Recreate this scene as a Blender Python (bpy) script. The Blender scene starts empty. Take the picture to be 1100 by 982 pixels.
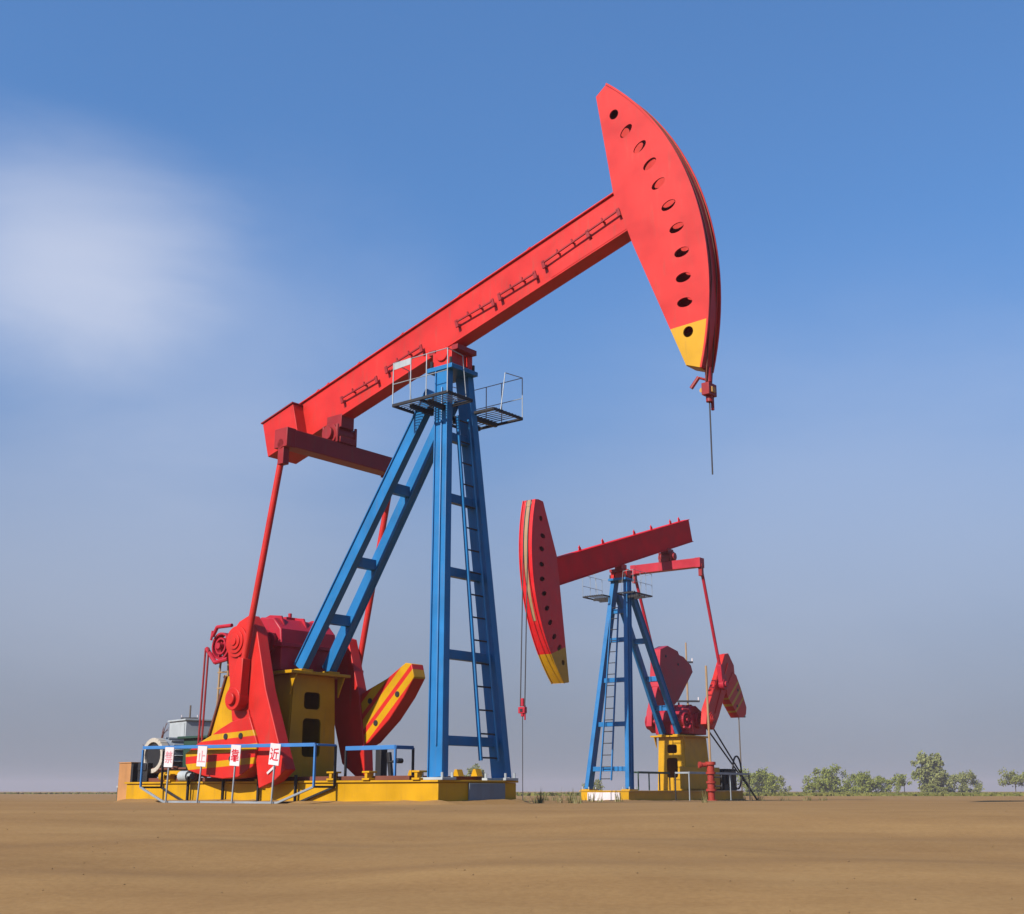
import bpy, bmesh, math, random
from mathutils import Vector, Matrix, Quaternion
random.seed(7)
R = math.radians
scene = bpy.context.scene
col = scene.collection

# ------------------------------------------------------------------ camera
cam_d = bpy.data.cameras.new('camera'); cam = bpy.data.objects.new('camera', cam_d); col.objects.link(cam)
cam_d.sensor_width = 36.0; cam_d.lens = 1336.81 / 1100 * 36.0
cam_d.shift_y = 18.87 / 1100
cam_d.clip_start = 0.05; cam_d.clip_end = 20000
EYE = 0.171
cam.location = (0, 0, EYE); cam.rotation_euler = (R(90 + 14.275), 0, 0)
scene.camera = cam

# ------------------------------------------------------------------ light
SUN_AZ, SUN_EL = 41.0, 34.0            # to the left of straight behind the camera, above the horizon
S = Vector((-math.sin(R(SUN_AZ)) * math.cos(R(SUN_EL)), -math.cos(R(SUN_AZ)) * math.cos(R(SUN_EL)), math.sin(R(SUN_EL))))
sl = bpy.data.lights.new('sun', 'SUN'); sl.energy = 4.8; sl.angle = R(0.6); sl.color = (1.0, 0.93, 0.84)
so = bpy.data.objects.new('sun', sl); col.objects.link(so)
so.rotation_euler = (-S).to_track_quat('-Z', 'Y').to_euler(); so.location = S * 50
w = bpy.data.worlds.new('World'); scene.world = w; w.use_nodes = True
nt = w.node_tree; N = nt.nodes; LK = nt.links
for n in list(N): N.remove(n)
out = N.new('ShaderNodeOutputWorld'); bg = N.new('ShaderNodeBackground'); sky = N.new('ShaderNodeTexSky')
sky.sky_type = 'NISHITA'; sky.sun_disc = False; sky.sun_elevation = R(SUN_EL); sky.sun_rotation = R(180 + SUN_AZ)
sky.altitude = 0; sky.air_density = 1.5; sky.dust_density = 0.6; sky.ozone_density = 3.5
bg.inputs['Strength'].default_value = 0.092
tc = N.new('ShaderNodeTexCoord')
def wmath(op, a, b=None, c=None):
    n = N.new('ShaderNodeMath'); n.operation = op
    for i, v in enumerate((a, b, c)):
        if v is None: continue
        if isinstance(v, (int, float)): n.inputs[i].default_value = v
        else: LK.new(v, n.inputs[i])
    return n.outputs[0]
def cloud(direction, width, soft, scale, flat):
    """a thin cloud: everything within `width` of a direction in the sky, wider than high, its edge broken by noise"""
    nz = N.new('ShaderNodeTexNoise'); nz.inputs['Scale'].default_value = scale; nz.inputs['Detail'].default_value = 7
    nz.inputs['Roughness'].default_value = 0.55; nz.inputs['Distortion'].default_value = 0.35
    mp = N.new('ShaderNodeMapping'); mp.inputs['Scale'].default_value = (1, 1, 2.6)
    LK.new(tc.outputs['Generated'], mp.inputs[0]); LK.new(mp.outputs[0], nz.inputs['Vector'])
    vs = N.new('ShaderNodeVectorMath'); vs.operation = 'SUBTRACT'; LK.new(tc.outputs['Generated'], vs.inputs[0])
    vs.inputs[1].default_value = Vector(direction).normalized()
    vm = N.new('ShaderNodeVectorMath'); vm.operation = 'MULTIPLY'; LK.new(vs.outputs[0], vm.inputs[0]); vm.inputs[1].default_value = (1, 1, flat)
    vl = N.new('ShaderNodeVectorMath'); vl.operation = 'LENGTH'; LK.new(vm.outputs[0], vl.inputs[0])
    d = wmath('ADD', vl.outputs['Value'], wmath('MULTIPLY', wmath('SUBTRACT', nz.outputs['Fac'], 0.5), soft))
    mr = N.new('ShaderNodeMapRange'); mr.interpolation_type = 'SMOOTHERSTEP'
    LK.new(d, mr.inputs['Value']); mr.inputs['From Min'].default_value = width; mr.inputs['From Max'].default_value = 0.0
    return mr.outputs[0]
c1 = cloud((-0.345, 0.872, 0.398), 0.178, 0.125, 3.8, 1.4)
c3 = cloud((-0.22, 0.92, 0.33), 0.27, 0.22, 3.2, 1.6)
c2 = cloud((0.27, 0.94, 0.20), 0.45, 0.30, 2.4, 1.7)
c4 = cloud((-0.30, 0.94, 0.165), 0.40, 0.22, 2.6, 2.0)
mask = wmath('MINIMUM', wmath('ADD', wmath('ADD', wmath('MULTIPLY', c1, 0.52), wmath('MULTIPLY', c3, 0.22)), wmath('ADD', wmath('MULTIPLY', c2, 0.22), wmath('MULTIPLY', c4, 0.24))), 0.9)
sm = N.new('ShaderNodeVectorMath'); sm.operation = 'ADD'; LK.new(tc.outputs['Generated'], sm.inputs[0]); sm.inputs[1].default_value = (0, 0, 0.22)
sn = N.new('ShaderNodeVectorMath'); sn.operation = 'NORMALIZE'; LK.new(sm.outputs[0], sn.inputs[0]); LK.new(sn.outputs[0], sky.inputs['Vector'])
sat = N.new('ShaderNodeHueSaturation'); sat.inputs['Saturation'].default_value = 1.15; sat.inputs['Value'].default_value = 1.0; LK.new(sky.outputs[0], sat.inputs['Color'])
tint = N.new('ShaderNodeMix'); tint.data_type = 'RGBA'; tint.blend_type = 'MULTIPLY'; tint.inputs[0].default_value = 1; LK.new(sat.outputs[0], tint.inputs[6]); tint.inputs[7].default_value = (0.97, 1.08, 1.27, 1)
# dusty air low over the plain
sep = N.new('ShaderNodeSeparateXYZ'); LK.new(tc.outputs['Generated'], sep.inputs[0])
dm = N.new('ShaderNodeMapRange'); dm.interpolation_type = 'SMOOTHSTEP'; LK.new(sep.outputs['Z'], dm.inputs['Value'])
dm.inputs['From Min'].default_value = 0.43; dm.inputs['From Max'].default_value = -0.02; dm.inputs['To Max'].default_value = 0.95
dust = N.new('ShaderNodeMix'); dust.data_type = 'RGBA'; LK.new(dm.outputs[0], dust.inputs[0]); LK.new(tint.outputs[2], dust.inputs[6]); dust.inputs[7].default_value = (1.68, 1.76, 2.02, 1)
mixc = N.new('ShaderNodeMix'); mixc.data_type = 'RGBA'
LK.new(mask, mixc.inputs[0]); LK.new(dust.outputs[2], mixc.inputs[6]); mixc.inputs[7].default_value = (4.9, 5.1, 5.9, 1)
LK.new(mixc.outputs[2], bg.inputs['Color']); LK.new(bg.outputs[0], out.inputs['Surface'])
scene.view_settings.view_transform = 'Standard'; scene.view_settings.look = 'None'
scene.view_settings.exposure = 0.7; scene.view_settings.gamma = 1.0; scene.view_settings.use_curve_mapping = False
scene.cycles.max_bounces = 6; scene.cycles.volume_bounces = 1

# ------------------------------------------------------------------ materials
def new_mat(name):
    m = bpy.data.materials.new(name); m.use_nodes = True
    return m, m.node_tree.nodes, m.node_tree.links, m.node_tree.nodes['Principled BSDF']
def paint(name, rgb, rough=0.42, wear=0.25, metal=0.0, stripes=None, tip=None, dirt=(0.10, 0.065, 0.04), spec=0.25):
    """weathered paint. stripes = (nx, nz, [(w0, w1)...], colour); tip = (s, x, z, offset, colour) : a second paint past a line"""
    m, n, l, p = new_mat(name)
    t = n.new('ShaderNodeTexCoord')
    base = n.new('ShaderNodeRGB'); base.outputs[0].default_value = (*rgb, 1); cur = base.outputs[0]
    def mix(fac, a, b, mode='MIX'):
        x = n.new('ShaderNodeMix'); x.data_type = 'RGBA'; x.blend_type = mode
        for i, v in ((0, fac), (6, a), (7, b)):
            if isinstance(v, (int, float)): x.inputs[i].default_value = v
            elif isinstance(v, tuple): x.inputs[i].default_value = (*v, 1)
            else: l.new(v, x.inputs[i])
        return x.outputs[2]
    def mth(op, a, b):
        x = n.new('ShaderNodeMath'); x.operation = op
        for i, v in enumerate((a, b)):
            if isinstance(v, (int, float)): x.inputs[i].default_value = v
            else: l.new(v, x.inputs[i])
        return x.outputs[0]
    def along(nx, nz):
        d = n.new('ShaderNodeVectorMath'); d.operation = 'DOT_PRODUCT'; l.new(t.outputs['Object'], d.inputs[0]); d.inputs[1].default_value = (nx, 0, nz)
        return d.outputs['Value']
    if stripes:
        nx, nz, bands, c2_ = stripes
        wv = along(nx, nz); f = None
        for a, b in bands:
            k = mth('MULTIPLY', mth('GREATER_THAN', wv, a), mth('LESS_THAN', wv, b))
            f = k if f is None else mth('MAXIMUM', f, k)
        cur = mix(f, cur, c2_)
    if tip:
        nx, nz, off, c2_ = tip
        cur = mix(mth('GREATER_THAN', along(nx, nz), off), cur, c2_)
    nz1 = n.new('ShaderNodeTexNoise'); nz1.inputs['Scale'].default_value = 2.3; nz1.inputs['Detail'].default_value = 6; l.new(t.outputs['Object'], nz1.inputs['Vector'])
    mp = n.new('ShaderNodeMapping'); mp.inputs['Scale'].default_value = (9, 9, 1.1); l.new(t.outputs['Object'], mp.inputs[0])
    nz2 = n.new('ShaderNodeTexNoise'); nz2.inputs['Scale'].default_value = 1.6; nz2.inputs['Detail'].default_value = 5; l.new(mp.outputs[0], nz2.inputs['Vector'])
    r1 = n.new('ShaderNodeMapRange'); l.new(nz1.outputs['Fac'], r1.inputs[0]); r1.inputs[1].default_value = 0.3; r1.inputs[2].default_value = 0.7
    r1.inputs[3].default_value = 0.80; r1.inputs[4].default_value = 1.08
    hv = n.new('ShaderNodeHueSaturation'); l.new(r1.outputs[0], hv.inputs['Value']); l.new(cur, hv.inputs['Color']); cur = hv.outputs[0]
    r2 = n.new('ShaderNodeMapRange'); l.new(nz2.outputs['Fac'], r2.inputs[0]); r2.inputs[1].default_value = 0.55; r2.inputs[2].default_value = 0.8
    r2.inputs[3].default_value = 0.0; r2.inputs[4].default_value = wear
    cur = mix(r2.outputs[0], cur, dirt)
    nz3 = n.new('ShaderNodeTexNoise'); nz3.inputs['Scale'].default_value = 14; nz3.inputs['Detail'].default_value = 8; nz3.inputs['Roughness'].default_value = 0.7; l.new(t.outputs['Object'], nz3.inputs['Vector'])
    r3 = n.new('ShaderNodeMapRange'); l.new(nz3.outputs['Fac'], r3.inputs[0]); r3.inputs[1].default_value = 0.66; r3.inputs[2].default_value = 0.72
    r3.inputs[3].default_value = 0; r3.inputs[4].default_value = min(1, wear * 1.6)
    cur = mix(r3.outputs[0], cur, (0.13, 0.05, 0.025))
    l.new(cur, p.inputs['Base Color'])
    rr = n.new('ShaderNodeMapRange'); l.new(nz1.outputs['Fac'], rr.inputs[0]); rr.inputs[3].default_value = rough - 0.1; rr.inputs[4].default_value = rough + 0.15
    l.new(rr.outputs[0], p.inputs['Roughness']); p.inputs['Metallic'].default_value = metal
    p.inputs['Specular IOR Level'].default_value = spec
    bp = n.new('ShaderNodeBump'); bp.inputs['Strength'].default_value = 0.12; bp.inputs['Distance'].default_value = 0.02
    l.new(nz1.outputs['Fac'], bp.inputs['Height']); l.new(bp.outputs[0], p.inputs['Normal'])
    return m
RED = (0.42, 0.015, 0.011); YEL = (0.41, 0.215, 0.002); BLU = (0.012, 0.120, 0.30)
M = {}
M['red'] = paint('red_paint', RED, wear=0.34)
M['dkred'] = paint('dark_red_paint', (0.210, 0.013, 0.015), wear=0.35)
M['crimson'] = paint('crimson_paint', (0.322, 0.011, 0.025))
M['pipered'] = paint('pipe_red_paint', (0.27, 0.025, 0.016), rough=0.6, wear=0.4)
M['deepred'] = paint('deep_red_paint', (0.50, 0.004, 0.010), rough=0.6, wear=0.15, spec=0.08)
M['yellow'] = paint('yellow_paint', YEL)
M['blue'] = paint('blue_paint', BLU, rough=0.38)
M['railblue'] = paint('rail_blue_paint', (0.035, 0.140, 0.350))
M['railgrey'] = paint('galvanised_steel', (0.238, 0.266, 0.294), rough=0.5, metal=0.3)
M['dark'] = paint('dark_steel', (0.025, 0.025, 0.028), rough=0.5, metal=0.3)
M['cable'] = paint('wire_rope', (0.035, 0.032, 0.035), rough=0.5, metal=0.4)
M['rust'] = paint('rusty_steel', (0.112, 0.035, 0.021), rough=0.7)
M['green'] = paint('dark_green_paint', (0.021, 0.049, 0.035))
M['cream'] = paint('cream_enamel', (0.385, 0.350, 0.294))
M['cabgrey'] = paint('cabinet_grey', (0.294, 0.322, 0.336))
M['white'] = paint('white_plate', (0.50, 0.455, 0.46), wear=0.12)
M['plate'] = paint('grey_steel_plate', (0.140, 0.164, 0.189), rough=0.6)
M['orange'] = paint('orange_brown_panel', (0.350, 0.168, 0.063), rough=0.6)
M['tan'] = paint('worn_tan_steel', (0.27, 0.175, 0.09), rough=0.55)
M['wood'] = paint('weathered_wood', (0.098, 0.077, 0.056), rough=0.85)
M['letter'] = paint('red_lettering', (0.420, 0.021, 0.035), wear=0.05)
M['fadedletter'] = paint('faded_red_lettering', (0.462, 0.196, 0.224), wear=0.05)
M['brass'] = paint('ochre_grease', (0.385, 0.210, 0.056), rough=0.5)

# ------------------------------------------------------------------ mesh helpers
X, Y, Z = Vector((1, 0, 0)), Vector((0, 1, 0)), Vector((0, 0, 1))
def V(*a): return Vector(a)
def quadbox(bm, c8):
    v = [bm.verts.new(c) for c in c8]
    for f in ((0, 3, 2, 1), (4, 5, 6, 7), (0, 1, 5, 4), (1, 2, 6, 5), (2, 3, 7, 6), (3, 0, 4, 7)):
        bm.faces.new([v[i] for i in f])
def box(bm, x0, x1, y0, y1, z0, z1):
    quadbox(bm, [(x0, y0, z0), (x1, y0, z0), (x1, y1, z0), (x0, y1, z0), (x0, y0, z1), (x1, y0, z1), (x1, y1, z1), (x0, y1, z1)])
def bar(bm, p0, p1, wd, ht, side=None, wd1=None, ht1=None):
    """rectangular bar from p0 to p1; wd is measured along `side`, ht across it"""
    p0, p1 = Vector(p0), Vector(p1); d = (p1 - p0).normalized()
    s = Vector(side) if side is not None else (d.cross(Z) if abs(d.z) < 0.95 else Vector((1, 0, 0)))
    s = (s - d * s.dot(d)).normalized(); u = s.cross(d).normalized()
    c = []
    for p, a, b in ((p0, wd, ht), (p1, wd1 or wd, ht1 or ht)):
        c += [p - s * a / 2 - u * b / 2, p + s * a / 2 - u * b / 2, p + s * a / 2 + u * b / 2, p - s * a / 2 + u * b / 2]
    quadbox(bm, c)
def tube(bm, p0, p1, r, r1=None, n=12):
    p0, p1 = Vector(p0), Vector(p1); d = (p1 - p0).normalized()
    s = d.orthogonal().normalized(); u = d.cross(s)
    if r1 is None: r1 = r
    a = [bm.verts.new(p0 + (s * math.cos(6.28318 * i / n) + u * math.sin(6.28318 * i / n)) * r) for i in range(n)]
    b = [bm.verts.new(p1 + (s * math.cos(6.28318 * i / n) + u * math.sin(6.28318 * i / n)) * r1) for i in range(n)]
    for i in range(n): bm.faces.new([a[i], a[(i + 1) % n], b[(i + 1) % n], b[i]])
    bm.faces.new(a[::-1]); bm.faces.new(b)
def rod(bm, pts, r, n=8):
    for a, b in zip(pts[:-1], pts[1:]): tube(bm, a, b, r, n=n)
def prism(bm, pts, y0, y1):
    """outline in the x-z plane given a thickness along y"""
    a = [bm.verts.new((x, y0, z)) for x, z in pts]; b = [bm.verts.new((x, y1, z)) for x, z in pts]; k = len(pts)
    bm.faces.new(a); bm.faces.new(b[::-1])
    for i in range(k): bm.faces.new([a[i], b[i], b[(i + 1) % k], a[(i + 1) % k]])
def holed(bm, outer, holes, o, eu, ev, en, t):
    """plate with real holes: outlines in (u, v), placed at o + u*eu + v*ev, thickness t along en"""
    b2 = bmesh.new(); es = []
    for loop in [outer] + holes:
        vs = [b2.verts.new((u, v, 0)) for u, v in loop]
        es += [b2.edges.new((vs[i], vs[(i + 1) % len(vs)])) for i in range(len(vs))]
    bmesh.ops.triangle_fill(b2, use_beauty=True, edges=es)
    b2.verts.index_update()
    def put(h): return [bm.verts.new(o + eu * v.co.x + ev * v.co.y + en * h) for v in b2.verts]
    A, B = put(0), put(t)
    for f in b2.faces:
        bm.faces.new([A[v.index] for v in f.verts]); bm.faces.new([B[v.index] for v in reversed(f.verts)])
    for e in b2.edges:
        if len(e.link_faces) == 1:
            i, j = e.verts[0].index, e.verts[1].index; bm.faces.new([A[i], A[j], B[j], B[i]])
    b2.free()
def ell(cx, cy, ax, ay, rot=0, n=18):
    return [(cx + ax * math.cos(t) * math.cos(rot) - ay * math.sin(t) * math.sin(rot), cy + ax * math.cos(t) * math.sin(rot) + ay * math.sin(t) * math.cos(rot)) for t in [6.28318 * i / n for i in range(n)]]
def rrect(x0, x1, y0, y1, r, n=4):
    o = []
    for cx, cy, a in ((x1 - r, y1 - r, 0), (x0 + r, y1 - r, 90), (x0 + r, y0 + r, 180), (x1 - r, y0 + r, 270)):
        o += [(cx + r * math.cos(R(a + 90 * i / n)), cy + r * math.sin(R(a + 90 * i / n))) for i in range(n + 1)]
    return o
def link(name, bm, mat, parent=None, bevel=0.0, smooth=True, label=None):
    bmesh.ops.recalc_face_normals(bm, faces=bm.faces)
    me = bpy.data.meshes.new(name); bm.to_mesh(me); bm.free()
    o = bpy.data.objects.new(name, me); col.objects.link(o); me.materials.append(mat)
    if smooth:
        for p in me.polygons: p.use_smooth = True
        me.set_sharp_from_angle(angle=R(35))
    if bevel:
        md = o.modifiers.new('bevel', 'BEVEL'); md.width = bevel; md.segments = 2; md.limit_method = 'ANGLE'; md.angle_limit = R(40)
    if parent is not None: o.parent = parent
    if label: o['label'] = label
    return o
def thing(name, label, cat, loc=(0, 0, 0), rotz=0.0, group=None):
    o = bpy.data.objects.new(name, None); col.objects.link(o); o.location = loc; o.rotation_euler = (0, 0, rotz)
    o.empty_display_size = 0.3
    return tag(o, label, cat, group)
def tag(o, label, cat, group=None):
    o['label'] = label; o['category'] = cat
    if group: o['group'] = group
    return o
BM = bmesh.new

# ------------------------------------------------------------------ ground
def ground_z(x, y):
    d = math.hypot(x, y * 1.0)
    z = 0.0
    if y < 13: z -= 0.045 * (13 - y) * min(1, (13 - y) / 3.0)
    t = min(1, max(0, (y - 24) / 8)); z -= 0.125 * t * t * (3 - 2 * t)
    k = min(1, max(0, (13 - y) / 4.0)) if y > -5 else 1
    z += k * (0.035 * math.sin(0.9 * x + 0.4 * y + 1) * math.sin(0.7 * y - 0.35 * x) + 0.018 * math.sin(2.3 * x + 1.1 * y) * math.sin(1.9 * y + 0.7))
    if d > 60: z += -0.06 * (0.5 + 0.5 * math.sin(0.021 * x + 0.6) * math.sin(0.017 * y))
    return z
def axis(lo, hi, step, k):
    o = [0.0]; s = step
    while o[-1] < hi: o.append(o[-1] + s); s *= k
    n = [0.0]; s = step
    while n[-1] > lo: n.append(n[-1] - s); s *= k
    return sorted(set(n[1:] + o))
bm = BM()
xs = axis(-1400, 1400, 0.22, 1.06); ys = [8 + a for a in axis(-1400, 1400, 0.22, 1.055)]
gv = [[bm.verts.new((x, y, ground_z(x, y))) for x in xs] for y in ys]
for j in range(len(ys) - 1):
    for i in range(len(xs) - 1): bm.faces.new([gv[j][i], gv[j][i + 1], gv[j + 1][i + 1], gv[j + 1][i]])
m, n, l, p = new_mat('dry_soil')
t = n.new('ShaderNodeTexCoord')
def noise(scale, detail=6, rough=0.55, sc=(1, 1, 1)):
    mp = n.new('ShaderNodeMapping'); mp.inputs['Scale'].default_value = sc; l.new(t.outputs['Object'], mp.inputs[0])
    z = n.new('ShaderNodeTexNoise'); z.inputs['Scale'].default_value = scale; z.inputs['Detail'].default_value = detail; z.inputs['Roughness'].default_value = rough
    l.new(mp.outputs[0], z.inputs['Vector']); return z.outputs['Fac']
def ramp(f, stops):
    r = n.new('ShaderNodeValToRGB'); l.new(f, r.inputs[0]); e = r.color_ramp.elements
    while len(e) < len(stops): e.new(0.5)
    for k, (pos, c) in zip(e, stops): k.position = pos; k.color = (*c, 1)
    return r.outputs[0]
def mixn(fac, a, b, mode='MIX'):
    x = n.new('ShaderNodeMix'); x.data_type = 'RGBA'; x.blend_type = mode
    for i, v in ((0, fac), (6, a), (7, b)):
        if isinstance(v, (int, float)): x.inputs[i].default_value = v
        elif isinstance(v, tuple): x.inputs[i].default_value = (*v, 1)
        else: l.new(v, x.inputs[i])
    return x.outputs[2]
big = noise(0.42, 4, 0.5, (0.55, 1, 1)); mid = noise(2.2, 7, 0.6, (0.7, 1, 1)); fine = noise(26, 8, 0.7); grit = noise(120, 3, 0.6)
pale = noise(0.16, 5, 0.5, (0.5, 1.6, 1)); streak = noise(0.9, 5, 0.55, (0.22, 1.5, 1))
c = ramp(big, [(0.30, (0.173, 0.099, 0.038)), (0.52, (0.226, 0.131, 0.051)), (0.72, (0.289, 0.178, 0.070))])
c = mixn(0.5, c, ramp(streak, [(0.34, (0.158, 0.087, 0.032)), (0.5, (0.226, 0.131, 0.050)), (0.68, (0.299, 0.187, 0.074))]))
c = mixn(0.30, c, ramp(mid, [(0.3, (0.147, 0.081, 0.030)), (0.5, (0.221, 0.129, 0.050)), (0.72, (0.284, 0.178, 0.072))]))
c = mixn(0.24, c, ramp(fine, [(0.32, (0.116, 0.063, 0.025)), (0.5, (0.221, 0.129, 0.051)), (0.7, (0.315, 0.202, 0.088))]))
# two worn wheel tracks that cross the plain in front of the pumps
sx_ = n.new('ShaderNodeSeparateXYZ'); l.new(t.outputs['Object'], sx_.inputs[0])
def gm(op, a, b=None):
    x = n.new('ShaderNodeMath'); x.operation = op
    for i, v in enumerate((a, b)):
        if v is None: continue
        if isinstance(v, (int, float)): x.inputs[i].default_value = v
        else: l.new(v, x.inputs[i])
    return x.outputs[0]
ty = gm('ADD', sx_.outputs['Y'], gm('MULTIPLY', sx_.outputs['X'], -0.16)); ty = gm('ADD', ty, gm('MULTIPLY', gm('SUBTRACT', noise(0.12, 2), 0.5), 2.2))
trk = None
for yc in (7.4, 9.1):
    q = gm('SUBTRACT', 1.0, gm('MINIMUM', 1.0, gm('DIVIDE', gm('ABSOLUTE', gm('SUBTRACT', ty, yc)), 0.26)))
    trk = q if trk is None else gm('MAXIMUM', trk, q)
trk = gm('MULTIPLY', trk, gm('MINIMUM', 1.0, gm('MULTIPLY', mid, 1.2)))
c = mixn(gm('MULTIPLY', trk, 0.5), c, (0.13, 0.075, 0.035))
l.new(c, p.inputs['Base Color']); p.inputs['Roughness'].default_value = 0.95; p.inputs['Specular IOR Level'].default_value = 0.1
a1 = n.new('ShaderNodeMath'); a1.operation = 'MULTIPLY_ADD'; l.new(fine, a1.inputs[0]); a1.inputs[1].default_value = 0.35; l.new(mid, a1.inputs[2])
a2 = n.new('ShaderNodeMath'); a2.operation = 'MULTIPLY_ADD'; l.new(grit, a2.inputs[0]); a2.inputs[1].default_value = 0.06; l.new(a1.outputs[0], a2.inputs[2])
b = n.new('ShaderNodeBump'); b.inputs['Strength'].default_value = 0.22; b.inputs['Distance'].default_value = 0.05; l.new(a2.outputs[0], b.inputs['Height']); l.new(b.outputs[0], p.inputs['Normal'])
SOIL = m
g = link('ground', bm, m); g['kind'] = 'structure'

# ------------------------------------------------------------------ pump jack
def pump(P):
    root = thing('pump_jack', P['label'], 'pump jack', P['loc'], P['rot'], 'red, blue and yellow pump jacks')
    sd = P['sd']; H = P['H']; al = P['al']; hb = P['hb']; wb = P['wb']
    ca, sa = math.cos(al), math.sin(al)
    def B(s, y, v): return V(s * ca - v * sa, y, H + s * sa + v * ca)      # a point given along / across the walking beam
    # --- skid
    xr, xf = P['xr'], P['xf']
    bm = BM(); box(bm, xr, xf, -wb, wb, -0.03, hb - 0.03); sk = link('skid', bm, M['yellow'], root, 0.008)
    bm = BM(); box(bm, xr - .02, xf + .02, -wb - .03, wb + .03, hb - 0.028, hb); link('skid_flange', bm, M['yellow'], sk, 0.004)
    if P['first']:
        bm = BM(); box(bm, xr + .5, xf - .58, -wb + .06, wb - .06, hb + .002, hb + .06); link('deck_frame', bm, M['rust'], sk, 0.004)
        bm = BM(); box(bm, xf + .002, xf + .03, -.22, .54, -.02, hb - .04); link('end_plate', bm, M['plate'], sk, 0.003)
        for xc in (-5.2, -3.0, -1.45, -.74, .2):
            bm = BM(); box(bm, xc - .07, xc + .07, -wb - .06, -wb + .1, hb + .002, hb + .03); box(bm, xc - .025, xc + .025, -wb - .05, -wb + .08, hb + .03, hb + .10)
            box(bm, xc - .07, xc + .07, -wb - .06, -wb + .1, hb + .10, hb + .125); link('clamp', bm, M['yellow'], sk, 0.004)
        for xc in (-1.2, -.3, .05):
            bm = BM(); prism(bm, [(xc - .06, hb + .061), (xc + .06, hb + .061), (xc + .02, hb + .16), (xc - .02, hb + .16)], .5, .62); link('lug', bm, M['yellow'], sk)
    else:
        bm = BM(); box(bm, xf + .022, xf + .05, -wb + .26, wb - .26, .02, hb - .05); link('end_plate', bm, M['white'], sk, 0.003)
    # --- samson post
    xl, wl, xt, wt, zt = P['xl'], P['wl'], P['xt'], P['wt'], P['zt']
    def LP(sg, z):                                     # axis of a front leg
        k = (z - hb) / (zt - hb); return V(xl + (xt - xl) * k, sg * (wl + (wt - wl) * k), z)
    for sg in (-1, 1):
        a, b_ = LP(sg, hb + .035), LP(sg, zt)
        bm = BM(); bar(bm, a, b_, .27, .10, side=X, wd1=.25)
        for dx in (-.135, .135):
            bar(bm, a + V(dx * .93, sg * .062, 0), b_ + V(dx * .87, sg * .062, 0), .018, .03, side=X)
        lg = link('front_leg', bm, M['blue'], root, 0.005)
        bm = BM(); rod(bm, [LP(sg, hb + .45) + V(.01, sg * .066, 0), LP(sg, zt - .3) + V(.01, sg * .066, 0)], .012); link('conduit', bm, M['blue'], lg)
        for dx in (-.2, .16):
            for dy in (-.1, .1): bm = BM(); tube(bm, (xl + dx, sg * wl + dy, hb + .036), (xl + dx, sg * wl + dy, hb + .1), .018, n=6); link('bolt', bm, M['cabgrey'], lg)
        bm = BM(); box(bm, xl - .24, xl + .2, sg * wl - .14, sg * wl + .14, hb + .001, hb + .035)
        link('foot_plate', bm, M['cabgrey'] if P['first'] else M['yellow'], lg, 0.003)
    for z in P['cross_z']:
        bm = BM(); a, b_ = LP(-1, z), LP(1, z); bar(bm, a + V(-.02, .05, 0), b_ + V(-.02, -.05, 0), .10, .13, side=X); link('cross_beam', bm, M['blue'], root, 0.005)
    rx, rz, rw, rtx, rtz, rtw = P['rx'], P['rz'], P['rwn'], -.24, 5.9, .22
    def RP(sg, k): return V(rx + (rtx - rx) * k, sg * (rw + (rtw - rw) * k), rz + (rtz - rz) * k)
    for sg in (-1, 1):
        a, b_ = RP(sg, .012), RP(sg, 1.02); d = (b_ - a).normalized(); u = d.cross(Y).normalized()
        bm = BM(); bar(bm, a, b_, .11, .20, side=Y)
        for k in (-.1, .1): bar(bm, a + u * k + Y * sg * .066, b_ + u * k + Y * sg * .066, .03, .018, side=Y)
        lg = link('rear_leg', bm, M['blue'], root, 0.005)
        bm = BM(); box(bm, rx - .2, rx + .18, sg * rw - .12, sg * rw + .12, rz + .001, rz + .03); link('foot_plate', bm, M['yellow'], lg, 0.003)
    for k in (.2, .41, .68):
        bm = BM(); bar(bm, RP(-1, k) + V(0, .05, 0), RP(1, k) - V(0, .05, 0), .11, .16); link('cross_beam', bm, M['blue'], root, 0.005)
    # gusset head that ties the legs together
    bm = BM(); box(bm, -.26, .24, -.30, .30, zt - .02, zt + .05); tp = link('post_cap', bm, M['blue'], root, 0.006)
    bm = BM(); box(bm, -.20, .18, -.24, -.13, zt + .052, H - .02); box(bm, -.20, .18, .13, .24, zt + .052, H - .02)
    tube(bm, (0, -.27, H - .06), (0, .27, H - .06), .12, n=20); box(bm, -.16, .14, -.12, .12, zt + .052, H + P['e'] - .01)
    sb = link('saddle_bearing', bm, M['red'], root, 0.008)
    for dx in (-.2, .18):
        for dy in (-.26, .26): bm = BM(); tube(bm, (dx, dy, zt + .05), (dx, dy, zt + .16), .022, n=6); link('bolt', bm, M['dark'], sb)
    for dx in (-.24, .22):
        bm = BM(); box(bm, dx - .06, dx + .06, -.22, .22, H - .03, H + .05); link('clamp_plate', bm, M['dkred'], sb, .004)
    # --- ladder on the front legs
    lad = BM()
    y0b, y0t, lw = (P['lad'][0]), (P['lad'][1]), .36
    def LD(z, e): k = (z - .6) / 4.6; return V(LP(1, z).x + .13, y0b + (y0t - y0b) * k + e * lw * (1 - .3 * k), z)
    ld = None
    for e in (0, 1):
        bm = BM(); bar(bm, LD(.58, e), LD(5.55, e), .03, .05, side=Y)
        o = link('ladder', bm, M['blue'], root) if ld is None else link('side_rail', bm, M['blue'], ld)
        ld = ld or o
    z = .62
    while z < 5.5: bm = BM(); rod(bm, [LD(z, 0), LD(z, 1)], .012); link('rung', bm, M['dark'], ld); z += .325
    # --- platforms round the top of the post
    pz = P['pz']
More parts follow.
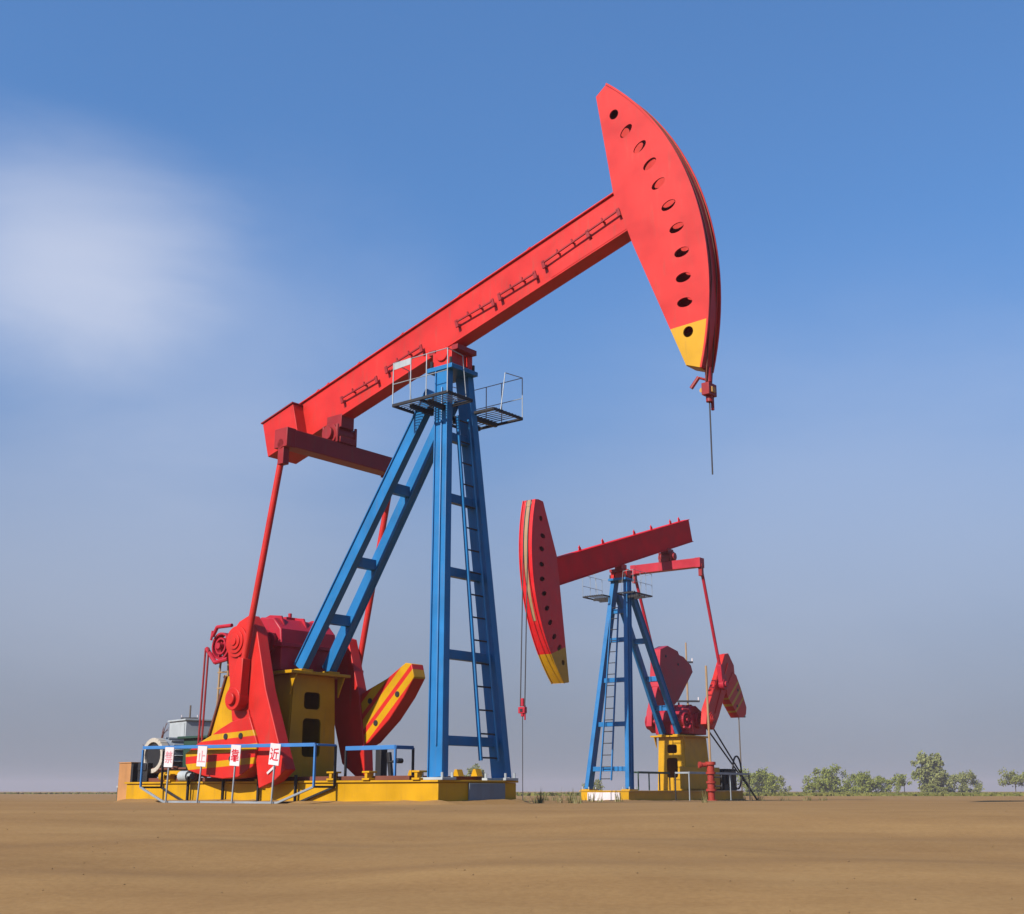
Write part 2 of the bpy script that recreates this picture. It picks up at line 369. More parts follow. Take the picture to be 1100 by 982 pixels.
    def platform(x0, x1, ya, yb, far):
        bm = BM()
        for a, b_ in (((x0, ya), (x1, ya)), ((x0, yb), (x1, yb)), ((x0, ya), (x0, yb)), ((x1, ya), (x1, yb)), ((0, ya), (0, yb))):
            bar(bm, (a[0], a[1], pz), (b_[0], b_[1], pz), .025, .04)
        for k in range(1, 9):
            yy = ya + (yb - ya) * k / 9; bar(bm, (x0, yy, pz + .03), (x1, yy, pz + .03), .008, .012)
        bar(bm, (0.12, yb, pz - .05), (.12, ya * .9, pz - .04), .05, .07); bar(bm, (-.22, yb, pz - .05), (-.22, ya * .9, pz - .04), .05, .07)
        pl = link('platform', bm, M['dark'], root)
        bm = BM(); h = .66
        for x in (x0, x0 + (x1 - x0) * .33, x0 + (x1 - x0) * .62, x1): rod(bm, [(x, ya, pz), (x, ya, pz + h)], .008)
        for f in (1, .5): rod(bm, [(x0, ya, pz + h * f), (x1, ya, pz + h * f)], .007)
        for x in (x0, x1):
            rod(bm, [(x, ya, pz + h), (x, yb * .6 + ya * .4, pz + h * .96), (x, yb * .75 + ya * .25, pz + .02)], .007)
        link('railing', bm, M['railgrey'], pl)
        if P['first'] and not far:
            bm = BM(); bar(bm, (x0 + .02, ya - .006, pz + .6), (x0 + .36, ya - .006, pz + .62), .008, .10, side=Y); link('name_plate', bm, M['cabgrey'], pl)
    platform(-.52, .56, sd * .75, sd * .2, False); platform(-.52, .56, -sd * .98, -sd * .28, True)
    # --- walking beam
    e, bd, bw, s0, s1 = P['e'], P['bd'], P['bw'], P['xb0'], P['xb1']
    def bbox(bm, a, b_, y0, y1, v0, v1):
        quadbox(bm, [B(a, y0, v0), B(b_, y0, v0), B(b_, y1, v0), B(a, y1, v0), B(a, y0, v1), B(b_, y0, v1), B(b_, y1, v1), B(a, y1, v1)])
    bm = BM(); bbox(bm, s0, s1, -bw, bw, e, e + bd); wbm = link('walking_beam', bm, M[P['beam']], root, 0.006)
    bm = BM(); bbox(bm, s0 + .002, s1 - .05, -bw - .035, bw + .035, e + bd + .002, e + bd + .022); link('top_flange', bm, M[P['beam']], wbm, 0.003)
    bm = BM(); bbox(bm, s0 + .002, s1 - .05, -bw - .035, bw + .035, e - .024, e - .002); link('bottom_flange', bm, M[P['beam']], wbm, 0.003)
    if P['first']:
        bm = BM(); bbox(bm, 2.07, s1 + .05, -bw - .034, -bw - .001, e + .002, e + .18); link('stiffener', bm, M['red'], wbm, 0.004)
        for a, b_, va, vb in ((-2.24, -1.45, .34, .30), (-1.21, -.45, .35, .33), (.31, 1.03, .35, .31), (1.17, 1.85, .33, .31), (2.03, 3.4, .38, .42)):
            bm = BM(); yo = sd * (bw + .07)
            bar(bm, B(a, yo, va), B(b_, yo, vb), .022, .022)
            ks = 3 if b_ - a < 1 else 5
            for i in range(ks + 1):
                f = i / ks; s = a + (b_ - a) * f; vv = va + (vb - va) * f
                ends = i in (0, ks) or (ks == 5 and i == 3)
                bar(bm, B(s, sd * bw, vv - (.07 if ends else 0)), B(s, yo + sd * .01, vv - (.07 if ends else 0)), .022, .022)
                if ends: bar(bm, B(s, yo, vv - .09), B(s, yo, vv + .03), .05, .022)
                else: bar(bm, B(s, yo, vv), B(s, yo, vv + .055), .022, .022)
            link('hand_rail', bm, M['dkred'], wbm)
        bm = BM(); bbox(bm, -3.96, -3.19, -.31, .31, .06, .69); tw = link('tail_weight', bm, M['red'], wbm, 0.006)
        bm = BM(); bbox(bm, -3.98, -3.17, -.335, .335, .692, .712); link('lid', bm, M['dkred'], tw)
        lugs = (-2.9, -2.65, -1.9, -.9, .35, 1.75)
    else:
        lugs = (-4.2, -3.6, -2.3, -1.2, .7, 2.0)
    for s in lugs:
        bm = BM(); bbox(bm, s - .04, s + .04, -.02, .02, e + bd + .02, e + bd + .09); rod(bm, [B(s - .05, 0, e + bd + .09), B(s + .05, 0, e + bd + .12)], .02)
        if not P['first']: rod(bm, [B(s - .12, -.02, e + bd), B(s, 0, e + bd + .17), B(s + .12, .02, e + bd)], .010)
        link('lifting_lug', bm, M[P['beam']], wbm)
    # --- horse head: two holed cheeks, the arc face, the back strip
    Rh, hw, a0, a1 = P['R'], P['hw'], R(P['ha'][0]), R(P['ha'][1])
    NA = 30
    arc = [(Rh * math.cos(a0 + (a1 - a0) * i / NA), Rh * math.sin(a0 + (a1 - a0) * i / NA)) for i in range(NA + 1)]
    outl = arc + P['hback']
    holes = []
    for i, (s, v) in enumerate(P['holes']):
        rad = math.atan2(v, s)
        holes.append(ell(s, v, .115 if 0 < i < 10 else .075, .066 if 0 < i < 10 else .075, rad))
    es, ev = V(ca, 0, sa), V(-sa, 0, ca); o_ = V(0, 0, H)
    hd = None
    for sg in (sd, -sd):
        bm = BM(); holed(bm, outl, holes, o_ + Y * sg * (hw - .02), es, ev, Y * sg, .02)
        o = link('horse_head', bm, M[P['headmat']], root) if hd is None else link('cheek_plate', bm, M[P['headmat']], hd)
        hd = hd or o
    def strip(r0, r1, ya, yb, i0, i1, name, mat, n=NA):
        bm = BM(); prev = None
        for i in range(i0, i1 + 1):
            a = a0 + (a1 - a0) * i / n; q = []
            for rr, yy in ((r0, ya), (r1, ya), (r1, yb), (r0, yb)): q.append(bm.verts.new(B(rr * math.cos(a), yy, rr * math.sin(a))))
            if prev:
                for k in range(4): bm.faces.new([prev[k], prev[(k + 1) % 4], q[(k + 1) % 4], q[k]])
            else: bm.faces.new(q)
            prev = q
        bm.faces.new(prev[::-1]); return link(name, bm, mat, hd)
    strip(Rh - .03, Rh + .004, -hw + .022, hw - .022, 0, NA, 'arc_face', M[P['arcmat']])
    for sg in (-1, 1): strip(Rh + .002, Rh + .03, sg * hw - .012, sg * hw + .012, 0, NA, 'edge_lip', M[P['arcmat']])
    if not P['first']:
        strip(Rh + .006, Rh + .016, -.05, .05, 11, NA - 1, 'wear_strip', M['tan'])
        bm = BM(); c_ = B(Rh * math.cos(a1) + .03, 0, Rh * math.sin(a1) - .1); n_ = (B(Rh * math.cos(a1), 0, Rh * math.sin(a1)) - V(0, 0, H)).normalized()
        tube(bm, c_ - n_ * .03, c_ + n_ * .05, .10, n=20); link('cable_pulley', bm, M['tan'], hd)
    bm = BM(); pts = [arc[-1]] + P['hback'] + [arc[0]]
    for (s, v), (s2, v2) in zip(pts[:-1], pts[1:]):
        bar(bm, B(s, 0, v), B(s2, 0, v2), hw * 2 - .042, .02, side=Y)
    link('back_plate', bm, M[P['headmat']], hd)
    for k in range(1, 6):
        bm = BM(); a = a0 + (a1 - a0) * (k / 6 + .01); bar(bm, B((Rh - .04) * math.cos(a), 0, (Rh - .04) * math.sin(a)), B((Rh - .28) * math.cos(a), 0, (Rh - .28) * math.sin(a)), hw * 2 - .05, .02, side=Y)
        link('inner_rib', bm, M[P['headmat']], hd)
    # --- bridle cables, carrier bar, polished rod
    th0 = P['tang']; cab = []
    for sg in (-1, 1):
        yy = sg * P['caby']; bm = BM()
        pts = [V((Rh + .02) * math.cos(a), yy, H + (Rh + .02) * math.sin(a)) for a in [al + a1 - (al + a1 - th0) * i / 16 for i in range(17)]]
        pts += [V(P['carx'], yy, P['carz'] + .1)]
        rod(bm, pts, P['cabr'], 6); link('bridle_cable', bm, M['rust'] if P['first'] else M['cable'], root)
    cx, cz = P['carx'], P['carz']; cm = M['dkred'] if P['first'] else M['crimson']
    bm = BM(); box(bm, cx - .055, cx + .055, -.10, .10, cz - .08, cz + .08); tube(bm, (cx, 0, cz - .07), (cx, 0, cz - .16), .045, n=14); tube(bm, (cx, .075, cz - .07), (cx, .075, cz - .25), .022, n=10)
    tube(bm, (cx, 0, cz + .1), (cx, 0, cz + .3), .045, n=12)
    cb = link('carrier_bar', bm, cm, root, 0.006)
    bm = BM(); box(bm, cx - .085, cx + .07, -.04, .04, cz - .04, cz + .03); tube(bm, (cx - .075, -.06, cz), (cx - .075, .06, cz), .032, n=12); link('rod_clamp', bm, M['brass'] if P['first'] else M['dark'], cb)
    bm = BM(); rod(bm, [(cx, 0, cz + .13), (cx - .12, -.04, cz + .18)], .016); rod(bm, [(cx - .12, -.04, cz + .19), (cx - .22, -.07, cz + .05)], .026); link('load_cell_arm', bm, cm, cb)
    bm = BM(); rod(bm, [(cx, 0, cz - .12), (cx, 0, P['rodz'])], .010); link('polished_rod', bm, M['cable'], root)
    # --- equalizer, pitmans
    ex, ez = P['eqx'], P['eqz']; ew = 1.16
    bm = BM(); bar(bm, (ex, -ew, ez), (ex, ew, ez), .26, .28, side=X)
    for sg in (-1, 1): box(bm, ex - .145, ex + .145, sg * ew - .1, sg * ew + .08, ez - .16, ez + .145)
    eq = link('equalizer', bm, M[P['eqmat']], root, 0.008)
    bm = BM(); ub = P['eqb']
    tube(bm, (ex - .05, -.22, ez + .30), (ex - .05, .22, ez + .30), .17, n=20); box(bm, ex - .24, ex + .16, -.17, .17, ez + .142, ez + .24)
    for sg in (-1, 1): tube(bm, (ex - .05, sg * .22, ez + .30), (ex - .05, sg * .28, ez + .30), .11, n=16)
    box(bm, ex - .2, ex + .14, -.14, .14, ez + .40, ez + ub)
    for sg in (-1, 1):
        for dx in (-.2, .12): tube(bm, (ex + dx, sg * .2, ez + .14), (ex + dx, sg * .2, ez + .44), .025, n=6)
    link('equalizer_bearing', bm, M['dkred'], eq, 0.005)
    for sg in (-1, 1):
        px_, pz_ = P['pin_near'] if sg == sd else P['pin_far']; yy = sg * (ew + .03)
        top = V(ex, yy, ez - .12); bot = V(px_, yy, pz_)
        bm = BM(); tube(bm, top, bot, .05, n=16); pm = link('pitman_arm', bm, M[P['pitmat']], root)
        bm = BM(); d = (bot - top).normalized(); nn = d.cross(Y)
        tube(bm, bot - Y * .09, bot + Y * .09, .17, n=24); bar(bm, bot - d * .62, bot, .15, .12, side=Y, wd1=.15, ht1=.32); tube(bm, bot + Y * sg * .09, bot + Y * sg * .14, .09, n=18)
        link('pin_housing', bm, M[P['pitmat']], pm, 0.01)
        bm = BM(); tube(bm, top + V(0, -.07, .02), top + V(0, .07, .02), .075, n=14); bar(bm, top + V(0, 0, .02), top + V(0, 0, -.3), .12, .13, side=Y); link('upper_bearing', bm, M['dkred'], pm, 0.006)
    # --- gear box and stand
    gx = P['gx']
    bm = BM(); prism(bm, [(gx - .95, 1.97), (gx - .98, 2.35), (gx - .72, 2.66), (gx - .32, 2.83), (gx - .02, 2.80), (gx + .16, 2.62), (gx + .2, 2.3), (gx + .18, 1.97)], -.58, .58)
    gb = link('gear_box', bm, M[P['gearmat']], root, 0.02)
    for sg in (-1, 1):
        for k in range(6): bm = BM(); tube(bm, (gx - .95 + k * .22, sg * .60, 2.402), (gx - .95 + k * .22, sg * .60, 2.45), .02, n=6); link('bolt', bm, M[P['gearmat']], gb)
    bm = BM(); box(bm, gx - 1.03, gx + .25, -.62, .62, 2.34, 2.40)
    link('joint_flange', bm, M[P['gearmat']], gb, 0.004)
    for sg in (-1, 1):
        bm = BM(); tube(bm, (P['hub'][0], sg * .58, P['hub'][1]), (P['hub'][0], sg * .70, P['hub'][1]), .24, n=24); link('bearing_cap', bm, M[P['gearmat']], gb, 0.006)
        bm = BM(); tube(bm, (gx - .05, sg * .58, 2.42), (gx - .05, sg * .64, 2.42), .15, n=20); link('bearing_cap', bm, M[P['gearmat']], gb, 0.006)
    for yy in (-.46, .0, .42): bm = BM(); prism(bm, [(gx - .62, 2.66), (gx - .3, 2.80), (gx + .0, 2.78), (gx + .12, 2.64), (gx + .02, 2.84), (gx - .25, 2.87), (gx - .5, 2.80)], yy, yy + .03); link('rib', bm, M[P['gearmat']], gb)
    bm = BM(); box(bm, gx - .42, gx - .18, -.18, .18, 2.8, 2.87); tube(bm, (gx - .3, 0, 2.87), (gx - .3, 0, 2.95), .03)
    link('inspection_cover', bm, M[P['gearmat']], gb, 0.006)
    bm = BM(); tube(bm, (P['hub'][0], -1.16, P['hub'][1]), (P['hub'][0], 1.16, P['hub'][1]), .11, n=20); link('crank_shaft', bm, M['dkred'], gb)
    sx = rx + .02; st = None
    def plate4(pts): 
        bm = BM(); v = [Vector(q) for q in pts]; n_ = (v[1] - v[0]).cross(v[3] - v[0]).normalized() * .012
        quadbox(bm, [q - n_ for q in v] + [q + n_ for q in v]); return bm
    zb, ztop = hb + .002, rz - .05
    holes_ = [rrect(-.20, .13, 1.40, 1.66, .06), rrect(-.21, .16, .68, 1.26, .07)]
    bm = BM(); holed(bm, [(-.50, zb), (.50, zb), (.42, ztop), (-.42, ztop)], holes_, V(sx, 0, 0), Y * (1 if P['first'] else -1), Z, X, .024)
    for pts_ in ([(sx, .5, zb), (gx - 1.2, .56, zb), (gx - 1.05, .50, ztop), (sx, .42, ztop)], [(sx, -.5, zb), (gx - 1.2, -.56, zb), (gx - 1.05, -.50, ztop), (sx, -.42, ztop)], [(gx - 1.2, -.55, zb), (gx - 1.2, .55, zb), (gx - 1.05, .49, ztop), (gx - 1.05, -.49, ztop)]):
        q = [Vector(a) for a in pts_]; n_ = (q[1] - q[0]).cross(q[3] - q[0]).normalized() * .012
        quadbox(bm, [a - n_ for a in q] + [a + n_ for a in q])
    st = link('gear_box_stand', bm, M['yellow'], root, 0.003, smooth=False)
    bm = BM(); box(bm, gx - 1.12, rx + .2, -.62, .62, rz - .048, rz - .001); link('top_plate', bm, M['yellow'], st, 0.004)
    for yy in (-.5, .5): bm = BM(); prism(bm, [(sx + .02, rz - .05), (sx + .17, rz - .05), (sx + .03, rz - .36)], yy - .012, yy + .012); link('gusset', bm, M['yellow'], st)
    # --- cranks and their weights
    for c_ in P['cranks']:
        bm = BM(); prism(bm, c_['arm'], c_['y'][0] * sd, c_['y'][1] * sd); ck = link('crank', bm, M[c_['mat']], root, 0.01)
        bm = BM(); hx, hz = P['hub']; yo = c_['y'][c_['out']] * sd; s_ = sd if c_['out'] == 1 else -sd
        s_ = 1 if yo > sum(c_['y']) * sd / 2 else -1
        for rr, dep in ((.24, .03), (.18, .05), (.12, .07), (.06, .09)): tube(bm, (hx, yo, hz), (hx, yo + s_ * dep, hz), rr, n=28)
        link('crank_hub', bm, M[c_['mat']], ck, 0.004)
        if 'rib' in c_:
            bm = BM()
            for a, b_ in c_['rib']: bar(bm, (a[0], yo + s_ * .012, a[1]), (b_[0], yo + s_ * .012, b_[1]), .024, .035, side=Y)
            link('crank_rib', bm, M[c_['mat']], ck, 0.003)
        if c_.get('scale'):
            bm = BM(); (a, b_) = c_['scale']; bar(bm, (a[0], yo + s_ * .01, a[1]), (b_[0], yo + s_ * .01, b_[1]), .015, .035, side=Y); link('pointer', bm, M['white'], ck)
        bm = BM(); cw = c_['cw']
        holes_ = [ell(x, z, .035, .035, n=12) for x, z in c_['cwholes']]
        y0, y1 = sorted((c_['cwy'][0] * sd, c_['cwy'][1] * sd))
        vis = y0 if sd < 0 else y1
        prism(bm, cw, y0, y1); cwo = link('counterweight', bm, c_['cwmat'], ck, 0.012)
        for x, z in c_['cwholes']: bm = BM(); tube(bm, (x, vis, z), (x, vis + (-.012 if vis == y0 else .012), z), .045, n=12); link('bolt', bm, M['dark'], cwo)
    # --- brake wheel behind the near crank, with its levers
    bx, bz = P['brake']; yy = sd * .78
    bm = BM()
    for k in range(24):
        a, b_ = k * R(15), (k + 1) * R(15)
        for r_ in (.20, .12): bar(bm, (bx + r_ * math.cos(a), yy, bz + r_ * math.sin(a)), (bx + r_ * math.cos(b_), yy, bz + r_ * math.sin(b_)), .14, .03, side=Y)
    for k in range(6): a = k * R(60); bar(bm, (bx, yy, bz), (bx + .2 * math.cos(a), yy, bz + .2 * math.sin(a)), .05, .03, side=Y)
    tube(bm, (bx, yy * .75, bz), (bx, yy * 1.15, bz), .05)
    bw_ = link('brake_wheel', bm, M['crimson'], root)
    bm = BM(); rod(bm, [(bx - .16, yy - sd * -.1, bz + .16), (bx - .06, yy + sd * .1, bz + .3), (bx + .3, yy + sd * .1, bz + .3)], .03); rod(bm, [(bx - .2, yy + sd * .1, bz + .1), (bx - .17, yy + sd * .1, bz + .25)], .02)
    rod(bm, [(bx - .3, yy + sd * .1, bz - .02), (bx - .06, yy + sd * .1, bz - .26), (bx + .25, yy + sd * .1, bz - .22)], .035); link('brake_shoe', bm, M['crimson'], bw_)
    for dx in (0, .08): bm = BM(); rod(bm, [(bx - .3 + dx, yy + sd * .12, bz - .02), (bx - .32 + dx, yy + sd * .14, .55 if P['first'] else 2.0)], .016); link('brake_rod', bm, M['dkred'], bw_)
    if P['first']:
        # service ladder with a hoop, sloping belt guard
        bm = BM(); yl = -.72
        for dx in (-.28, -.07): rod(bm, [(-4.0 + dx, yl, hb + .06), (-3.96 + dx, yl, 2.05)], .018)
        rod(bm, [(-4.24 + .21 * (0.5 - 0.5 * math.cos(R(a))), yl, 2.05 + .22 * math.sin(R(a))) for a in range(0, 181, 20)], .018)
        for z in (.7, 1.05, 1.4, 1.75, 2.0): rod(bm, [(-4.28, yl, z), (-4.05, yl, z)], .014)
        link('service_ladder', bm, M['tan'], root)
        bm = BM(); prism(bm, [(-3.96, 1.92), (-3.55, 1.96), (-3.1, 1.2), (-3.3, .45), (-4.5, .45)], -.78, -.62)
        bg_ = link('belt_guard', bm, M['yellow'], root, 0.01)
        bm = BM(); bar(bm, (-3.98, -.70, 1.92), (-4.54, -.70, .45), .22, .03, side=Y); link('guard_edge', bm, M['rust'], bg_)
        # motor
        mx, mz = -5.85, .74
        bm = BM(); tube(bm, (mx, -.62, mz), (mx, -.05, mz), .27, n=28)
        for k in range(20):
            a = k * R(18); bar(bm, (mx + .28 * math.cos(a), -.5, mz + .28 * math.sin(a)), (mx + .28 * math.cos(a), -.08, mz + .28 * math.sin(a)), .012, .05, side=(-math.sin(a), 0, math.cos(a)))
        box(bm, mx - .22, mx + .22, -.55, -.1, .40, .5)
        mo = link('electric_motor', bm, M['cabgrey'], root, 0.006)
        bm = BM()
        for k in range(24):
            a, b_ = k * R(15), (k + 1) * R(15); bar(bm, (mx + .25 * math.cos(a), -.66, mz + .25 * math.sin(a)), (mx + .25 * math.cos(b_), -.66, mz + .25 * math.sin(b_)), .14, .07, side=Y)
        link('fan_cover', bm, M['cream'], mo, 0.004)
        bm = BM(); tube(bm, (mx, -.70, mz), (mx, -.64, mz), .21, n=24); link('fan_grille', bm, M['dark'], mo)
        bm = BM(); box(bm, -5.35, -4.75, -.5, .2, .40, 1.0); box(bm, -5.45, -4.65, -.56, .26, 1.0, 1.04); link('junction_box', bm, M['green'], root, 0.008)
        bm = BM(); box(bm, -6.12, -5.86, -.80, -.62, hb + .005, .62); box(bm, -6.1, -5.88, -.82, -.79, .5, .6); link('switch_box', bm, M['dark'], root, 0.005)
        bm = BM(); tube(bm, (-6.0, -.7, .52), (-4.2, -.7, .52), .022)
        tube(bm, (-5.2, -.72, .34), (-5.2, -.72, .56), .05); tube(bm, (-4.85, -.72, .34), (-4.85, -.72, .58), .06); tube(bm, (-4.6, -.76, .34), (-4.6, -.76, .5), .05)
        link('pipe_run', bm, M['rust'], root)
        bm = BM(); box(bm, -5.35, -5.0, -.78, -.66, .42, .50); tube(bm, (-5.55, -.74, .40), (-5.4, -.74, .40), .07); link('valve_body', bm, M['yellow'], root, 0.006)
        bm = BM(); tube(bm, (-4.95, -.80, .40), (-4.75, -.80, .40), .085, n=16); tube(bm, (-4.75, -.80, .40), (-4.68, -.80, .40), .05, n=16); link('filter_can', bm, M['cabgrey'], root)
        # slide rail brackets hanging at the front of the near weight
        bm = BM(); bar(bm, (-2.0, .7, .34), (-2.0, .7, .85), .12, .14); bar(bm, (-1.8, .72, .34), (-1.86, .72, .75), .06, .06); rod(bm, [(-1.86, .7, .6), (-1.62, .7, .62)], .02); tube(bm, (-1.62, .64, .62), (-1.62, .76, .62), .04)
        link('hydraulic_jack', bm, M['dark'], root, 0.006)
    else:
        for pa, pb in (((-3.9, .6, 2.2), (-5.95, 1.25, .02)), ((-3.9, .6, 2.55), (-6.0, 1.2, .02))): bm = BM(); rod(bm, [pa, pb], .024); link('back_brace', bm, M['dark'], root)
        bm = BM(); box(bm, -5.85, -5.0, -.3, .6, hb + .002, .92); box(bm, -5.7, -5.15, .6, .65, .5, .82)
        for k in range(6): box(bm, -5.8 + k * .14, -5.76 + k * .14, -.34, .64, .92, .97)
        link('electric_motor', bm, M['dark'], root, 0.01)
        bm = BM()
        for k in range(20):
            a, b_ = k * R(18), (k + 1) * R(18); c0 = V(-5.0, 1.05, .85)
            bar(bm, c0 + V(.3 * math.cos(a), 0, .5 * math.sin(a)), c0 + V(.3 * math.cos(b_), 0, .5 * math.sin(b_)), .04, .04, side=Y)
        link('hose_loop', bm, M['cable'], root)
        bm = BM(); box(bm, -4.7, -2.2, .56, .6, .35, 1.0); link('side_panel', bm, M['yellow'], root, 0.005)
    return root

def arcpts(cx, cz, r, a0, a1, n=10): return [(cx + r * math.cos(R(a0 + (a1 - a0) * i / n)), cz + r * math.sin(R(a0 + (a1 - a0) * i / n))) for i in range(n + 1)]

near_cw = paint('striped_weight_near', RED, stripes=(-0.0493, 0.9988, [(1.105, 1.19), (0.90, 0.99), (0.70, 0.79)], YEL))
far_cw = paint('striped_weight_far', RED, stripes=(0.6923, -0.7216, [(-3.005, -2.861), (-2.782, -2.654), (-2.579, -2.46)], YEL))
# offset of the tip line: worked out from a point on it
def tip_off(nx, nz, s, v, al, H): return nx * (s * math.cos(al) - v * math.sin(al)) + nz * (H + s * math.sin(al) + v * math.cos(al))
def tip_mat(name, rgb, al, H, p, q, wear=0.28):
    d = Vector((q[0] - p[0], q[1] - p[1])).normalized(); ns, nv = d.y, -d.x          # pointing down the head
    nx, nz = ns * math.cos(al) - nv * math.sin(al), ns * math.sin(al) + nv * math.cos(al)
    return paint(name, rgb, wear=wear, tip=(nx, nz, tip_off(nx, nz, p[0], p[1], al, H), YEL))
M['head1'] = tip_mat('horse_head_paint', RED, 0.2795, 6.6, (3.62, -1.64), (4.11, -1.76))
M['head2'] = tip_mat('far_horse_head_paint', (0.50, 0.008, 0.012), -0.3047, 6.585, (3.86, -1.43), (4.87, -1.46))

P1 = dict(first=True, label='large pump jack in the foreground, its horse head raised to the right', loc=(-0.8917, 17.8582, 0), rot=-0.6769, sd=-1,
    H=6.6, al=0.2795, hb=0.316, wb=0.822, xr=-6.372, xf=0.559, xl=0.414, wl=0.664, xt=0.025, wt=0.217, zt=6.287,
    cross_z=(.84, 2.02, 3.2, 4.3, 5.25), rx=-2.85, rz=1.965, rwn=.28, lad=(.08, -.11), pz=5.7,
    e=.10, bd=.64, bw=.097, xb0=-3.25, xb1=3.6, beam='red', R=4.492, hw=.142, ha=(-31.4, 32.5), headmat='head1', arcmat='red',
    hback=[(3.78, 2.41), (3.59, 2.34), (3.4, .74), (3.45, -.15), (3.66, -2.21)],
    holes=[(3.77, 1.88), (3.87, 1.51), (3.99, 1.14), (4.05, .8), (4.08, .44), (4.12, .05), (4.13, -.33), (4.09, -.7), (4.0, -1.05), (3.91, -1.39), (3.83, -1.80)],
    tang=0.0, carx=4.37, carz=5.13, cabr=.009, caby=.07, rodz=4.02, eqx=-2.4, eqz=5.44, eqb=.62, eqmat='dkred', pitmat='red',
    pin_near=(-3.2, 1.51), pin_far=(-3.2, 1.51), gx=-3.15, gearmat='crimson', hub=(-3.37, 2.39), brake=(-4.1, 2.4),
    cranks=[dict(mat='red', y=(.90, 1.10), out=1,
                 arm=[(-3.35, 2.70), (-3.12, 2.78), (-2.93, 2.55), (-2.66, 1.64), (-2.31, .84), (-2.14, .47), (-2.38, .31), (-2.71, .21), (-2.85, .8), (-3.05, 1.15), (-3.4, 1.2), (-3.5, 1.75), (-3.62, 2.45)],
                 rib=[((-3.02, 1.35), (-2.82, .80))], scale=((-2.52, .42), (-2.36, .52)),
                 cw=[(-2.95, 1.25), (-3.35, 1.19), (-3.62, 1.09), (-3.79, 1.01), (-4.12, .89), (-4.43, .74), (-4.41, .57), (-4.34, .48), (-3.93, .39), (-3.5, .35), (-3.15, .37), (-2.82, .52), (-2.74, .85)],
                 cwy=(.80, 1.14), cwmat=near_cw, cwholes=[(-3.47, .97), (-3.12, .97), (-3.32, .64)]),
            dict(mat='red', y=(-1.12, -.92), out=0,
                 arm=[(-3.55, 2.5), (-3.3, 2.68), (-3.05, 2.6), (-2.75, 1.65), (-2.62, .9), (-2.58, .41), (-2.76, .38), (-3.1, .6), (-3.4, 1.5)],
                 cw=[(-2.9, 1.6), (-2.73, 1.61), (-2.73, 1.70), (-2.16, 1.91), (-1.77, 2.13), (-1.64, 2.11), (-1.58, 1.9), (-1.79, 1.60), (-2.10, 1.26), (-2.53, .92), (-2.71, .85), (-2.79, 1.07)],
                 cwy=(-1.22, -.95), cwmat=far_cw, cwholes=[(-2.53, 1.57), (-1.93, 1.65), (-2.39, 1.22), (-2.81, 1.24)])])
# the far weight's near face is the one that shows
for c_ in P1['cranks'][1:]: c_['cwy'] = (-.95, -1.22)
P2 = dict(first=False, label='smaller, farther pump jack facing left, its horse head lowered', loc=(3.2198, 36.4569, -0.1149), rot=math.pi + 0.9399, sd=1,
    H=6.585, al=-0.3047, hb=0.304, wb=0.784, xr=-5.9, xf=1.130, xl=0.886, wl=0.660, xt=-0.011, wt=0.20, zt=6.325,
    cross_z=(.89, 2.13, 3.38, 4.55, 5.4), rx=-2.77, rz=1.93, rwn=.261, lad=(-.22, -.2), pz=5.85,
    e=.23, bd=.70, bw=.115, xb0=-4.666, xb1=3.8, beam='deepred', R=4.834, hw=.20, ha=(-28.7, 33.1), headmat='head2', arcmat='head2',
    hback=[(3.9, 2.62), (3.71, 2.54), (3.52, 1.03), (3.63, .23), (3.9, -1.55), (4.02, -2.36)],
    holes=[(3.96, 2.11), (4.02, 1.64), (4.18, 1.31), (4.31, .91), (4.41, .53), (4.44, .14), (4.43, -.26), (4.4, -.65), (4.33, -1.05), (4.18, -1.38), (4.13, -1.8)],
    tang=-0.02, carx=5.0, carz=2.3, cabr=.016, caby=.07, rodz=0.0, eqx=-2.82, eqz=7.15, eqb=.55, eqmat='crimson', pitmat='crimson',
    pin_near=(-4.0, 3.5), pin_far=(-4.35, 3.62), gx=-3.0, gearmat='crimson', hub=(-3.37, 2.39), brake=(-2.2, 2.35),
    cranks=[dict(mat='red', y=(.88, 1.08), out=1, arm=[(-3.0, 2.25), (-3.1, 2.7), (-3.9, 3.7), (-4.42, 4.47), (-4.68, 4.52), (-5.04, 4.17), (-5.08, 3.85), (-4.3, 3.16), (-3.85, 2.5), (-3.5, 2.1)],
                 rib=[((-3.6, 2.6), (-4.6, 4.2))],
                 cw=[(-4.9, 3.95), (-5.14, 3.87), (-5.44, 3.46), (-5.78, 2.89), (-5.72, 2.66), (-5.50, 2.56), (-5.21, 2.54), (-4.43, 3.17), (-4.4, 3.4)], cwy=(.8, 1.10),
                 cwmat=paint('striped_weight_small', RED, stripes=(0.62, 0.785, [(-.42, -.34), (-.72, -.62), (-1.0, -.92)], YEL)), cwholes=[(-5.2, 3.4), (-5.1, 2.9)]),
            dict(mat='crimson', y=(-1.1, -.9), out=0, arm=[(-3.15, 2.25), (-3.2, 2.7), (-3.66, 3.6), (-4.5, 4.0), (-4.9, 3.3), (-4.1, 2.3), (-3.5, 2.05)],
                 cw=[(-3.6, 3.5), (-3.76, 4.69), (-4.25, 4.85), (-4.92, 4.73), (-5.0, 4.62), (-5.29, 4.58), (-5.79, 4.34), (-5.9, 4.13), (-4.88, 3.16), (-4.3, 2.8)], cwy=(-.85, -1.2),
                 cwmat=M['crimson'], cwholes=[(-4.1, 4.5), (-4.9, 4.3)])])
pump1 = pump(P1); pump2 = pump(P2)

